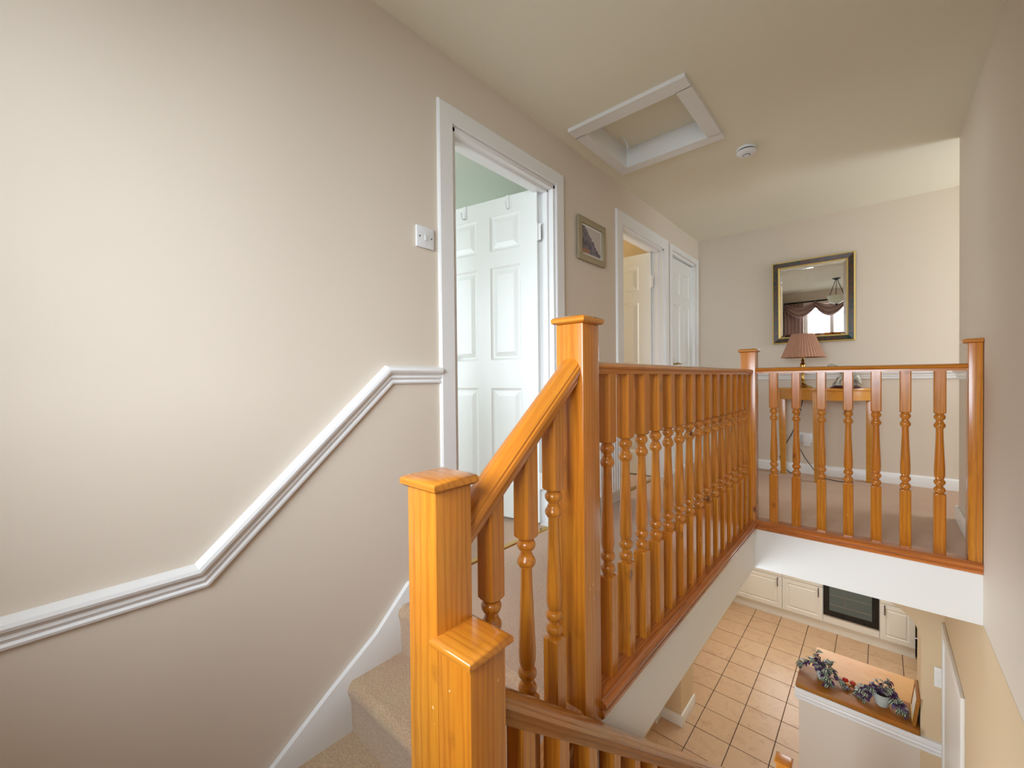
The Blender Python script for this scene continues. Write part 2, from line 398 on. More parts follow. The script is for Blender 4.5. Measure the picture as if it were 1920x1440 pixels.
structure(sweep([(XL, 0), (1.9, 0)], SP, 'y', YF, -1, 'baseboard_far', GLOSS), 'white skirting board along the end wall')
structure(sweep([(2.066, 0), (2.741, 0)], SP, 'x', XL, 1, 'baseboard_left', GLOSS))
structure(MB().box(XR - .016, XR, 2.96, 3.676, 0, 0.085).box(XR, XR + .5, 3.66, 3.676, 0, .085).build('baseboard_right', GLOSS, bevel=0.004), 'white skirting at the end of the right wall')
# sloping wall string of the upper flight
poly = [(0.20, -0.46), (0.305, -0.445), (0.446, -0.318), (0.640, -0.178), (0.810, -0.064), (0.955, 0.074), (1.134, 0.087), (1.134, -0.05), (0.98, -0.25), (0.70, -0.40), (0.50, -0.56), (0.20, -0.56)]
structure(MB().prism(poly, 'x', XL, XL + 0.020).build('baseboard_stair', GLOSS, bevel=0.0035), 'white sloping skirting beside the carpeted stairs')
structure(MB().box(XL, XL + .016, YB, .21, ZQ, ZQ + .087).build('baseboard_half_landing', GLOSS))

# ------------------------------------------------------------------ doors
def panel_part(x0, x1, z0, z1, t, parent, mat):
    b = MB()
    for sgn in (-1, 1):
        R = []
        for ins, dep in ((0, 0.0), (0.006, 0.005), (0.014, 0.009), (0.022, 0.009), (0.050, 0.001), (0.054, 0.001)):
            yy = sgn * (t / 2 - dep)
            R.append([(x0 + ins, yy, z0 + ins), (x1 - ins, yy, z0 + ins), (x1 - ins, yy, z1 - ins), (x0 + ins, yy, z1 - ins)])
        n = len(b.v); b.loft(R, caps=False); m = len(b.v); b.f.append((m - 4, m - 3, m - 2, m - 1))
    return b.build('panel', mat, parent)
def make_leaf(door, w, h, mat, handle_at='free', hinge_side=0, loc=(0, 0, 0), rz=0, panel_rows=((1.655, 1.875), (0.975, 1.555), (0.200, 0.800))):
    """leaf runs from the hinge at local x 0 to x w"""
    t = 0.035; st = 0.112 * w / 0.762; mid = 0.10 * w / 0.762; pw = (w - 2 * st - mid) / 2
    cols = [(st, st + pw), (st + pw + mid, w - st)]
    b = MB()
    b.box(0, st, -t / 2, t / 2, 0, h); b.box(w - st, w, -t / 2, t / 2, 0, h)
    zs = [0.0] + [z for r in reversed(panel_rows) for z in r] + [h]
    for i in range(0, len(zs), 2): b.box(st, w - st, -t / 2, t / 2, zs[i], zs[i + 1])
    for r in panel_rows: b.box(cols[0][1], cols[1][0], -t / 2, t / 2, r[0], r[1])
    leaf = b.build('door_leaf', mat, door, loc=loc, rot=(0, 0, rz))
    for r in panel_rows:
        for c in cols: panel_part(c[0], c[1], r[0], r[1], t, leaf, mat)
    return leaf
def handle(leaf, x, z, side, t=0.035, dirx=-1, mat=CHROME):
    b = MB(); y = side * t / 2
    b.box(x - 0.02, x + 0.02, min(y, y + side * 0.006), max(y, y + side * 0.006), z - 0.075, z + 0.06)
    b.tube([(x, y, z), (x, y + side * 0.045, z)], 0.008, 10)
    b.tube([(x, y + side * 0.045, z), (x + dirx * 0.03, y + side * 0.05, z + 0.004), (x + dirx * 0.07, y + side * 0.048, z - 0.004), (x + dirx * 0.11, y + side * 0.046, z + 0.004)], [0.009, 0.009, 0.007, 0.006], 10)
    return b.build('door_handle', mat, leaf, smooth=True)
def hinge(parent, x, y, z, mat=GLOSS):
    b = MB(); b.lathe([(0.006, -0.05), (0.006, 0.05)], x, y, 10, z)
    for k in (-0.05, -0.017, 0.017, 0.05): b.lathe([(0.0072, -0.002), (0.0072, 0.002)], x, y, 10, z + k)
    b.box(x - 0.022, x + 0.002, y - 0.002, y + 0.0, z - 0.048, z + 0.048)
    return b.build('hinge', mat, parent, smooth=True)
AP = [(0, -0.034), (0.013, -0.034), (0.016, -0.031), (0.016, 0.029), (0.012, 0.034), (0, 0.034)]
def door_frame(n, a0, a1, zt, o0, o1, ot, label):
    d = sempty('door_%d' % n, label)
    # lining
    b = MB(); L = 0.0
    b.box(XL - WT - 0.003, XL + 0.003, a0 - 0.001, a0 + 0.022, 0, zt); b.box(XL - WT - 0.003, XL + 0.003, a1 - 0.022, a1 + 0.001, 0, zt); b.box(XL - WT - .003, XL + .003, a0, a1, zt - 0.022, zt + .001)
    xs = XL - 0.062 if n < 3 else XL - 0.075
    b.box(xs, xs + 0.03 , a0 + 0.02, a0 + 0.034, 0, zt - .02); b.box(xs, xs + .03, a1 - 0.034, a1 - 0.02, 0, zt - .02); b.box(xs, xs + .03, a0 + .02, a1 - .02, zt - 0.034, zt - 0.02)
    b.build('door_lining', GLOSS, d, bevel=0.002)
    wl = (a0 - o0) / 2
    sc = wl / 0.034
    P = [(o, a * sc) for o, a in AP]
    yl, yr, zz = a0 - wl, a1 + (o1 - a1) / 2, zt + (ot - zt) / 2
    if n == 3: yr = min(yr, YF - 0.04)
    sweep([(yr, 0.0), (yr, zz), (yl, zz), (yl, 0.0)], [(o, -a) for o, a in P], 'x', XL, 1, 'architrave', GLOSS, d, smooth=False)
    return d
d1 = door_frame(1, *OP[0], 1.134, 2.070, 2.090, 'white doorway nearest the stairs, panelled door standing open inside')
d2 = door_frame(2, *OP[1], 2.741, 3.716, 2.092, 'middle white doorway, plain side of its door opened into an olive room')
d3 = door_frame(3, *OP[2], 3.756, 4.560, 2.100, 'closed six panel cupboard door at the end of the left wall')
a1_ = math.radians(180 + 11.5)
L1 = make_leaf(d1, 0.762, 1.978, DOORW, loc=(-1.515, 1.962, 0.026), rz=a1_)
for z in (0.25, 1.72): hinge(L1, -0.004, 0.02, z)
handle(L1, 0.70, 1.0, 1, dirx=-1); handle(L1, 0.70, 1.0, -1, dirx=-1)
L2 = make_leaf(d2, 0.74, 1.978, DOORW, loc=(-1.515, 3.59, 0.010), rz=math.radians(180 + 3.6))
for z in (0.25, 1.72): hinge(L2, -0.004, 0.02, z)
handle(L2, 0.68, 1.0, 1, dirx=-1)
L3 = make_leaf(d3, 0.61, 1.985, DOORW, loc=(-1.462, 4.441, 0.018), rz=math.radians(-90))
handle(L3, 0.555, 0.99, 1, dirx=-1, mat=BRASS)
for z in (0.25, 1.72): hinge(L3, -0.003, 0.02, z)
# hooks hung over the top edge of the open door
def over_hook(x, label, flip):
    t = thing('over_door_hook', label, 'hook', (-1.515, 1.962, 0.026), a1_, 'white hooks over the open door')
    b = MB(); s = 0.0175; z = 1.978
    b.box(x - .012, x + .012, s, s + .003, z - .085, z + .003); b.box(x - .012, x + .012, -s - .003, s + .003, z, z + .003); b.box(x - .012, x + .012, -s - .003, -s, z - .03, z + .003)
    b.build('strap', WHITEP, t, bevel=0.001)
    MB().tube([(x + flip * .006, s + .003, z - .08), (x + flip * .006, s + .022, z - .085), (x + flip * .006, s + .034, z - .07), (x + flip * .006, s + .036, z - .045)], .004, 8).build('hook', WHITEP, t, smooth=True)
over_hook(0.20, 'white over-door hook near the hinged side of the open door', -1)
over_hook(0.52, 'white over-door hook near the free side of the open door', 1)
# threshold strips
for y0, y1 in ((1.213, 1.999), (2.836, 3.624)):
    structure(MB().prism([(XL - .07, 0.0), (XL - .065, 0.006), (XL - .035, 0.006), (XL - .03, 0.0)], 'y', y0 + .022, y1 - .022).v and MB().prism([(XL - .07, 0.0), (XL - .065, 0.007), (XL - .035, 0.007), (XL - .03, 0.0)], 'y', y0 + .022, y1 - .022).build('trim_threshold', BRASS))

# rooms behind the doors
def room(n, x0, y0, y1, wallm, ceilm, win_side, wy0, wy1, wz0, wz1, ztop=ZC):
    b = MB()
    if win_side == 'near':      # window in the wall facing +y
        b.box(x0, wy0, y0 - .1, y0, 0, ztop); b.box(wy1, XL - WT, y0 - .1, y0, 0, ztop); b.box(wy0, wy1, y0 - .1, y0, 0, wz0); b.box(wy0, wy1, y0 - .1, y0, wz1, ztop)
        b.box(x0 - .1, x0, y0 - .1, y1 + .1, 0, ztop)
    else:
        b.box(x0, XL - WT, y0 - .1, y0, 0, ztop)
        b.box(x0 - .1, x0, y0 - .1, wy0, 0, ztop); b.box(x0 - .1, x0, wy1, y1 + .1, 0, ztop); b.box(x0 - .1, x0, wy0, wy1, 0, wz0); b.box(x0 - .1, x0, wy0, wy1, wz1, ztop)
    b.box(x0, XL - WT, y1, y1 + .1, 0, ztop)
    structure(b.build('wall_room_%d' % n, wallm))
    structure(MB().box(x0 - .1, XL - WT, y0 - .1, y1 + .1, ztop, ztop + .1).build('ceiling_room_%d' % n, ceilm))
    structure(MB().box(x0 - .1, XL - WT, y0 - .1, y1 + .1, -0.1, 0).box(XL - WT, XL, OP[n - 1][0], OP[n - 1][1], -.1, 0.0).build('floor_room_%d' % n, CARPET))
room(1, -4.4, 0.0, 2.45, CEILB, CEILB, 'near', -3.15, -2.05, 0.75, 1.95)
room(2, -3.5, 2.62, 3.75, WALLW, OLIVE, 'left', 2.8, 3.7, 0.95, 1.95)

# ------------------------------------------------------------------ loft hatch, smoke alarm
t = thing('loft_hatch', 'white framed loft hatch recessed in the ceiling', 'hatch', (-1.005, 2.34, ZC))
def hb(x0, x1, y0, y1, z0, z1): return (x0 + 1.005, x1 + 1.005, y0 - 2.34, y1 - 2.34, z0 - ZC, z1 - ZC)
b = MB(); o = 0.064; zf = ZC - 0.020
b.box(*hb(HX0 - o, HX1 + o + .006, HY0 - o - .02, HY0 + 0.004, zf, ZC)); b.box(*hb(HX0 - o, HX1 + o + .006, HY1 - .004, HY1 + o + .008, zf, ZC)); b.box(*hb(HX0 - o, HX0 + .004, HY0, HY1, zf, ZC)); b.box(*hb(HX1 - .004, HX1 + o + .006, HY0, HY1, zf, ZC))
b.build('hatch_frame', GLOSS, t)
b = MB(); b.box(*hb(HX0 - .012, HX0 + .004, HY0 - .012, HY1 + .012, ZC, ZC + .12)); b.box(*hb(HX1 - .004, HX1 + .012, HY0 - .012, HY1 + .012, ZC, ZC + .12)); b.box(*hb(HX0, HX1, HY0 - .012, HY0 + .004, ZC, ZC + .12)); b.box(*hb(HX0, HX1, HY1 - .004, HY1 + .012, ZC, ZC + .12))
b.build('hatch_lining', GLOSS, t)
MB().box(*hb(HX0 - .01, HX1 + .01, HY0 - .01, HY1 + .01, ZC + .105, ZC + .125)).build('hatch_panel', CEIL, t)
MB().tube([(-.22, .10, .104), (-.21, .12, .10), (-.20, .14, .085), (-.195, .15, .06), (-.20, .155, .04)], [.004, .006, .008, .008, .006], 8).build('hatch_pull', WHITEP, t, smooth=True)
t = thing('smoke_alarm', 'round white smoke alarm on the ceiling', 'smoke alarm', (-0.618, 2.918, ZC))
MB().lathe([(0.052, 0), (0.054, -0.004), (0.054, -0.011), (0.050, -0.014)], n=40).build('alarm_base', WHITEP, t, smooth=True)
MB().lathe([(0.047, -0.013), (0.047, -0.024)], n=40).build('sounder_slot', BLACK, t, smooth=True)
MB().lathe([(0.046, -0.022), (0.055, -0.023), (0.054, -0.029), (0.045, -0.037), (0.030, -0.042), (0.002, -0.043)], n=40).build('alarm_cover', WHITEP, t, smooth=True)
MB().lathe([(0.016, -0.040), (0.016, -0.046), (0.014, -0.048), (0.001, -0.048)], n=24).build('test_button', WHITEP, t, smooth=True)
MB().lathe([(0.020, -0.039), (0.020, -0.0445), (0.0165, -0.0445)], n=24).build('button_ring', STEEL, t, smooth=True)

# ------------------------------------------------------------------ light switch, picture, sockets
t = thing('light_switch', 'white single light switch beside the nearest doorway', 'switch', (XL, 1.062, 1.472))
MB().box(0, 0.011, -0.044, 0.044, -0.044, 0.044).build('switch_plate', WHITEP, t, bevel=0.003)
MB().prism([(0.010, -0.012), (0.016, -0.012), (0.012, 0.012), (0.010, 0.012)], 'y', -0.0045, 0.0045).build('rocker', WHITEP, t)
for yy in (-0.030, 0.030): MB().tube([(0.010, yy, 0), (0.0118, yy, 0)], 0.0035, 10).build('screw', STEEL, t)
t = thing('picture', 'small framed watercolour print of a dark hill on the left wall', 'picture', (XL, 2.390, 1.768))
YW, ZW, FB = 0.168, 0.136, 0.038
b = MB(); b.box(0.004, 0.024, -YW, YW, ZW - FB, ZW); b.box(0.004, .024, -YW, YW, -ZW, -ZW + FB); b.box(.004, .024, -YW, -YW + FB, -ZW + FB, ZW - FB); b.box(.004, .024, YW - FB, YW, -ZW + FB, ZW - FB)
b.build('frame', SILVERF, t, bevel=0.002)
MB().box(0.002, 0.012, -YW + FB - .002, YW - FB + .002, -ZW + FB - .002, ZW - FB + .002).build('mount', CREAM, t)
MB().box(0.012, 0.0128, -YW + FB + .012, YW - FB - .016, -ZW + FB + .012, ZW - FB - .012).build('print', ART, t)
t = thing('wall_socket', 'white double socket with plugs on the end wall under the table', 'socket', (-0.525, YF, 0.325))
MB().box(-0.073, 0.073, -0.011, 0, -0.043, 0.043).build('socket_plate', WHITEP, t, bevel=0.003)
MB().box(0.008, 0.062, -0.045, -0.011, -0.075, 0.040).build('plug', WHITEP, t, bevel=0.008)
MB().box(-0.060, -0.012, -0.040, -0.011, -0.020, 0.028).build('plug', WHITEP, t, bevel=0.008)

# radiator on the left wall, seen through the balusters
t = thing('radiator', 'white panel radiator on the left wall between the doorways', 'radiator', (XL, 2.37, 0.09))
b = MB(); b.box(0.035, 0.075, -0.30, 0.30, 0, 0.47)
b.build('radiator_panel', GLOSS, t, bevel=0.006)
f0 = None
for k in range(18):
    if f0 is None: f0 = MB().prism([(-0.010, 0.075), (-0.006, 0.082), (0.006, 0.082), (0.010, 0.075)][0:0] or [(0.074, -0.009), (0.090, -0.006), (0.090, 0.006), (0.074, 0.009)], 'z', 0.03, 0.44).build('flute', GLOSS, t, loc=(0, -0.27, 0))
    else: dup(f0, t, (0, -0.27 + k * 0.0318, 0))
for q in (-.2, .17): MB().box(0, 0.036, q, q + .03, 0.1, 0.4).build('bracket', GLOSS, t)
MB().tube([(0.055, 0.29, 0.03), (0.055, 0.335, 0.03), (0.055, 0.34, -0.088)], 0.0075, 8).lathe([(0.014, 0), (0.016, .01), (0.016, .05), (.012, .055)], .055, .34, 14, 0.0).build('valve', WHITEP, t, smooth=True)

# ------------------------------------------------------------------ newel posts
NS = 0.041
def newel(cx, cy, z0, z1, label, group=None, x0=-NS, x1=NS, cap=(0.051, 0.051, 0.051, 0.051), cap_mat=PCAP):
    t = thing('newel_post', label, 'newel post', (cx, cy, z0), 0, group)
    MB().box(x0, x1, -NS, NS, 0, z1 - z0 - 0.022).build('post', PZ, t, bevel=0.003, segs=2)
    c = cap; z = z1 - z0; b = MB(); R = []
    for ins, zz in ((0.006, -0.022), (0.0, -0.017), (0.0, -0.009), (0.003, -0.005), (0.012, -0.0012), (0.018, 0.0)):
        R.append([(-c[0] + ins, -c[2] + ins, z + zz), (c[1] - ins * (1 if c[1] > NS else 0), -c[2] + ins, z + zz), (c[1] - ins * (1 if c[1] > NS else 0), c[3] - ins, z + zz), (-c[0] + ins, c[3] - ins, z + zz)])
    b.loft(R); b.build('cap', cap_mat, t, smooth=True, angle=50)
    return t
XN = -0.605
newel(XN, 0.951, -0.10, 1.045, 'tall pine newel post at the head of the stairs, between sloping and level handrails')
newel(XN, 0.480, ZQ - .6, 0.710, 'front pine newel post at the foot of the sloping handrail, taller of the joined pair')
newel(-0.523, 0.480, ZQ - .6, 0.445, 'front pine newel post, shorter of the joined pair, holding the descending handrail')
newel(XN, 2.905, -0.04, 1.053, 'pine newel post at the far corner of the two balustrades')
newel(0.336, 2.903, 0.009, 1.050, 'half width pine newel post fixed to the right wall', x0=-0.024, x1=0.022, cap=(0.045, 0.023, 0.05, 0.05))
newel(-0.508, 3.44, G, -1.83, 'pine newel post in the hall below, only its top in view')

# ------------------------------------------------------------------ turned balusters
def baluster_mesh(name, L_low, L_turn, L_top, h=0.0215, n=32):
    """square foot, turned middle, square head; local z from 0 upward"""
    prof = [(0.0, 1.41), (0.004, 1.33), (0.008, 1.22), (0.012, 1.10), (0.015, 0.95), (0.017, 0.78), (0.020, 0.70), (0.028, 0.70), (0.030, 0.80), (0.036, 0.80),
            (0.038, 0.85), (0.046, 0.95), (0.060, 1.0), (0.074, 0.97), (0.086, 0.86), (0.089, 0.74), (0.095, 0.74), (0.098, 0.62), (0.108, 0.58), (0.118, 0.62), (0.121, 0.76), (0.127, 0.76),
            (0.130, 0.86), (0.140, 0.96), (0.153, 1.0), (0.165, 0.97), (0.176, 0.87), (0.179, 0.77), (0.185, 0.77), (0.188, 0.66), (0.195, 0.72),
            (0.210, 0.83), (0.235, 0.90), (0.28, 0.92), (0.34, 0.90), (0.42, 0.84), (0.52, 0.76), (0.62, 0.69), (0.70, 0.645), (0.775, 0.615), (0.804, 0.61), (0.806, 0.76), (0.814, 0.76),
            (0.817, 0.87), (0.826, 0.96), (0.838, 1.0), (0.850, 0.97), (0.860, 0.88), (0.870, 0.76), (0.877, 0.70), (0.884, 0.70), (0.887, 0.60), (0.898, 0.59), (0.908, 0.64), (0.911, 0.79), (0.917, 0.79),
            (0.919, 0.87), (0.929, 0.96), (0.941, 1.0), (0.953, 0.97), (0.963, 0.87), (0.966, 0.80), (0.972, 0.80), (0.974, 0.69), (0.981, 0.69),
            (0.983, 0.78), (0.985, 0.95), (0.988, 1.10), (0.992, 1.22), (0.996, 1.33), (1.0, 1.41)]
    # keep equal shoulders in metres
    def ring(z, R):
        out = []
        for j in range(n):
            a = 2 * PI * (j + 0.5) / n; c, s = math.cos(a), math.sin(a)
            sq = h / max(abs(c), abs(s)); r = min(sq, R, h * 1.37)
            out.append((r * c, r * s, z))
        return out
    rings = [ring(0, h * 1.5), ring(L_low, h * 1.5)]
    for f, R in prof: rings.append(ring(L_low + f * L_turn, R * h))
    rings += [ring(L_low + L_turn + L_top, h * 1.5)]
    b = MB(); b.loft(rings)
    me = b.build(name, PZ, smooth=True, angle=33)
    return me
bal0 = baluster_mesh('baluster', 0.285, 0.405, 0.205)
bal_st = baluster_mesh('baluster', 0.30, 0.375, 0.24)
bal_lo = baluster_mesh('baluster', 0.30, 0.375, 0.24)
for o in (bal0, bal_st, bal_lo): COL.objects.unlink(o)
def place_bal(proto, parent, loc, k):
    c = proto.copy(); COL.objects.link(c); c.parent = parent; c.location = loc; c.rotation_euler = (0, 0, (k % 4) * PI / 2)
    return c
RAILP = [(-0.022, 0.0), (0.022, 0.0), (0.022, 0.012), (0.0295, 0.016), (0.031, 0.021), (0.0295, 0.026), (0.027, 0.029), (0.020, 0.032), (0.0, 0.035), (-0.020, 0.032), (-0.027, 0.029), (-0.0295, 0.026), (-0.031, 0.021), (-0.0295, 0.016), (-0.022, 0.012)]
BASEP = [(-0.046, -0.016), (0.046, -0.016), (0.050, -0.012), (0.054, -0.008), (0.054, 0.0), (0.050, 0.006), (0.043, 0.008), (0.040, 0.013), (-0.040, 0.013), (-0.046, 0.010)]
# long balustrade
t = thing('balustrade', 'long pine balustrade with fifteen turned balusters along the left of the stairwell', 'balustrade', (XN, 0.992, 0), 0)
MB().prism([(x, z + 0.893) for x, z in RAILP], 'y', 0, 1.872).build('handrail', PY, t, smooth=True, angle=30)
b = MB(); b.prism([(-0.045, -0.02), (0.046, -0.02), (0.052, -0.016), (0.055, -0.010), (0.055, -0.004), (0.051, 0.001), (0.044, 0.003), (0.041, 0.008), (-0.03, 0.008), (-0.045, 0.005)], 'y', 0, 1.872)
b.prism([(0.030, -0.046), (0.043, -0.046), (0.048, -0.040), (0.048, -0.030), (0.043, -0.024), (0.043, -0.019), (0.030, -0.019)], 'y', 0, 1.872)
b.build('base_rail', PBASE, t, smooth=True, angle=30)
for k in range(15): place_bal(bal0, t, (0, 1.106 - 0.992 + k * 0.1182, 0.006), k)
# short balustrade
t = thing('balustrade', 'short pine balustrade with seven turned balusters across the far side of the stairwell', 'balustrade', (XN + NS, 2.905, 0), 0)
LX = 0.312 - (XN + NS)
def rotp(P): return [(y, z) for y, z in P]
MB().prism([(y, z + 0.900) for y, z in RAILP], 'x', 0, LX).build('handrail', PX, t, smooth=True, angle=30)
b = MB(); b.prism([(-y, z) for y, z in [(-0.045, -0.02), (0.046, -0.02), (0.052, -0.016), (0.055, -0.010), (0.055, -0.004), (0.051, 0.001), (0.044, 0.003), (0.041, 0.008), (-0.03, 0.008), (-0.045, 0.005)]], 'x', 0, LX + 0.047)
b.prism([(-y, z) for y, z in [(0.030, -0.046), (0.043, -0.046), (0.048, -0.040), (0.048, -0.030), (0.043, -0.024), (0.043, -0.019), (0.030, -0.019)]], 'x', 0, LX + 0.047)
b.build('base_rail', pine('pine_base_rail_x', 'x', dark=srgb(96, 44, 16), mid=srgb(184, 100, 40), light=srgb(200, 122, 56), knots=False, specks=False), t, smooth=True, angle=30)
for k, x in enumerate((-0.474, -0.362, -0.244, -0.127, -0.013, 0.099, 0.221)): place_bal(bal0, t, (x - (XN + NS), 0, 0.008), k + 1)

# sloping balustrade of the upper flight
t = thing('balustrade', 'sloping pine handrail with three turned balusters rising from the front newel post', 'balustrade', (XN, 0.521, 0.0), 0)
def slope_sweep(prof, y0, y1, z0, z1, name, mat, parent, ang=30):
    b = MB(); b.loft([[(x, y0, z0 + z) for x, z in prof], [(x, y1, z1 + z) for x, z in prof]])
    return b.build(name, mat, parent, smooth=True, angle=ang)
RSL = [(-0.024, 0.0), (0.024, 0.0), (0.026, 0.014), (0.032, 0.024), (0.035, 0.034), (0.033, 0.043), (0.029, 0.046), (0.0285, 0.051), (0.020, 0.060), (0.0, 0.065), (-0.020, 0.060), (-0.0285, 0.051), (-0.029, 0.046), (-0.033, 0.043), (-0.035, 0.034), (-0.032, 0.024), (-0.026, 0.014)]
slope_sweep(RSL, 0, 0.389, 0.556, 0.868, 'handrail', PSL, t)
slope_sweep([(-0.041, -0.03), (0.034, -0.03), (0.034, 0.0), (0.028, 0.006), (-0.035, 0.006), (-0.041, 0.0)], 0, 0.389, -0.300, 0.015, 'string_capping', PSL, t)
b = MB(); b.loft([[(-0.018, 0, -0.62), (0.018, 0, -0.62), (0.018, 0, -0.315), (-0.018, 0, -0.315)], [(-0.018, .389, -0.30), (0.018, .389, -0.30), (0.018, .389, -0.004), (-0.018, .389, -0.004)]]); b.build('outer_string', PBASE, t)
for k, (yy, zt) in enumerate(((0.834, 0.612), (0.727, 0.525), (0.612, 0.432))):
    place_bal(bal_st, t, (0, yy - 0.521, zt - 0.675), k + 2)
# descending balustrade
XB = -0.523
t = thing('balustrade', 'darker pine handrail descending to the hall from the shorter front newel post', 'balustrade', (XB, 0.521, 0.0), 0)
def rz_(y): return 0.277 - 0.820 * (y - 0.521)
slope_sweep(RSL, 0, 2.878, rz_(0.521), rz_(3.399), 'handrail', PDARK, t)
slope_sweep([(-0.034, -0.03), (0.034, -0.03), (0.034, 0.0), (0.028, 0.006), (-0.028, 0.006), (-0.034, 0.0)], 0, 2.878, rz_(0.521) - 0.86, rz_(3.399) - 0.86, 'string_capping', PDARK, t)
b = MB(); b.loft([[(-0.018, 0, rz_(.521) - 1.17), (0.018, 0, rz_(.521) - 1.17), (0.018, 0, rz_(.521) - .88), (-0.018, 0, rz_(.521) - .88)], [(-0.018, 2.878, rz_(3.399) - 1.05), (0.018, 2.878, rz_(3.399) - 1.05), (0.018, 2.878, rz_(3.399) - .88), (-0.018, 2.878, rz_(3.399) - .88)]]); b.build('outer_string', PDARK, t)
for k in range(24):
    yy = 0.607 + k * 0.1172
    if yy < 3.36: place_bal(bal_lo, t, (0, yy - 0.521, rz_(yy) - 0.872), k)

# ------------------------------------------------------------------ stairs
def tread_mesh(x0, x1, yn, z, yback, drop):
    pts = [(yn + 0.014, z - drop), (yn + 0.012, z - 0.07), (yn + 0.004, z - 0.045)]
    for k in range(7):
        a = PI + (PI / 2) * k / 6
        pts.append((yn + 0.030 + 0.030 * math.cos(a), z - 0.030 - 0.030 * math.sin(a)))
    pts += [(yback, z), (yback, z - drop)]
    N = 24; rings = []
    for i in range(N + 1):
        x = x0 + (x1 - x0) * i / N
        rings.append([(x, p[0] + (random.uniform(-.002, .002) if j < 10 else 0), p[1] + (random.uniform(-.0015, .0015) if 0 < j < 11 else 0)) for j, p in enumerate(pts)])
    return MB().loft(rings)
t = thing('staircase', 'upper flight of beige carpeted stairs beside the left wall', 'stairs', (XL + 0.02, 0.32, ZQ))
def rel(mb, loc):
    mb.v = [(v[0] - loc[0], v[1] - loc[1], v[2] - loc[2]) for v in mb.v]; return mb
Lc = (XL + 0.02, 0.32, ZQ)
for yn, z, yb in ((0.505, -0.361, 0.71), (0.695, -0.181, 0.93), (0.900, -0.001, 0.935)):
    rel(tread_mesh(XL + 0.02, -0.647, yn, z, yb, 0.184), Lc).build('step', STAIRC, t, smooth=True, angle=60)
t = thing('staircase', 'lower flight of carpeted stairs descending to the hall, below the picture', 'stairs', (-0.50, 0.44, G))
Lc = (-0.50, 0.44, G)
for k in range(1, 12):
    # nosing faces +y here: mirror the tread profile
    yn = 0.44 + 0.227 * k; z = ZQ - 0.1843 * k
    m = tread_mesh(-0.487, XR - .004, -yn, z, -(yn - 0.215), 0.184); m.v = [(v[0], -v[1], v[2]) for v in m.v]
    rel(m, Lc).build('step', STAIRC, t, smooth=True, angle=60)

# ------------------------------------------------------------------ mirror on the end wall
MX0, MX1, MZ0, MZ1 = -0.752, -0.150, 1.183, 1.932
t = thing('mirror', 'rectangular wall mirror in a dark marbled frame with gold edges', 'mirror', ((MX0 + MX1) / 2, YF - 0.004, MZ0))
t.rotation_euler = (math.radians(1.1), 0, math.radians(0.0))
W2 = (MX1 - MX0) / 2; H = MZ1 - MZ0; fb = 0.062
def framering(i0, i1, y0, y1):
    R = []
    for ins, yy in ((i0, 0.0), (i0, y0), (i1, y1), (i1, 0.0)):
        R.append([(-W2 + ins, -yy, ins), (W2 - ins, -yy, ins), (W2 - ins, -yy, H - ins), (-W2 + ins, -yy, H - ins)])
    b = MB(); vs = [p for r in R for p in r]; fs = []
    for i in range(4):
        for j in range(4):
            k = (j + 1) % 4; a = (i + 1) % 4; fs.append((i * 4 + j, i * 4 + k, a * 4 + k, a * 4 + j))
    return b.add(vs, fs)
framering(0, 0.010, 0.026, 0.030).build('outer_gold_edge', GOLD, t)
framering(0.010, 0.048, 0.028, 0.020).build('marbled_frame', MARB, t)
framering(0.048, 0.058, 0.020, 0.014).build('inner_gold_edge', GOLD, t)
bv = 0.022; i0 = 0.058; i1 = i0 + bv
R = [[(-W2 + i, -yy, i), (W2 - i, -yy, i), (W2 - i, -yy, H - i), (-W2 + i, -yy, H - i)] for i, yy in ((i0, 0.008), (i1, 0.0115))]
b = MB(); b.loft(R, caps=False); b.f.append((4, 5, 6, 7)); b.build('mirror_glass', MIRROR, t)

# ------------------------------------------------------------------ console table with lamp and ornament
TX, TR, TZ = -0.362, 0.350, 0.780
t = thing('console_table', 'half round wooden console table against the end wall', 'table', (TX, YF - 0.030, 0))
def half(r, z0, z1, n=32, r2=None):
    a = [(r * math.cos(PI + PI * k / n), r * 0.94 * math.sin(PI + PI * k / n)) for k in range(n + 1)]
    return MB().prism(a, 'z', z0, z1)
half(TR, TZ - 0.022, TZ).build('tabletop', TABLEW, t, bevel=0.004, segs=2)
half(TR - 0.014, TZ - 0.100, TZ - 0.022).build('table_apron', TABLEW, t, smooth=True)
def leg(x, y, wt=0.072, wb=0.045, dx=0.0):
    b = MB(); b.loft([[(x + dx - wb / 2, y - 0.016, 0), (x + dx + wb / 2, y - 0.016, 0), (x + dx + wb / 2, y + 0.016, 0), (x + dx - wb / 2, y + 0.016, 0)],
                      [(x - wt / 2, y - 0.018, TZ - 0.03), (x + wt / 2, y - 0.018, TZ - 0.03), (x + wt / 2, y + 0.018, TZ - 0.03), (x - wt / 2, y + 0.018, TZ - 0.03)]])
    return b.build('leg', TABLEW, t, bevel=0.003)
leg(-0.018, -0.318, dx=0.0); leg(-0.302, -0.10, 0.06, 0.04, dx=0.012); leg(0.310, -0.06, 0.06, 0.04, dx=-0.010)
t = thing('table_lamp', 'brass table lamp with a pleated brownish pink shade on the console table', 'lamp', (-0.493, 4.33, TZ))
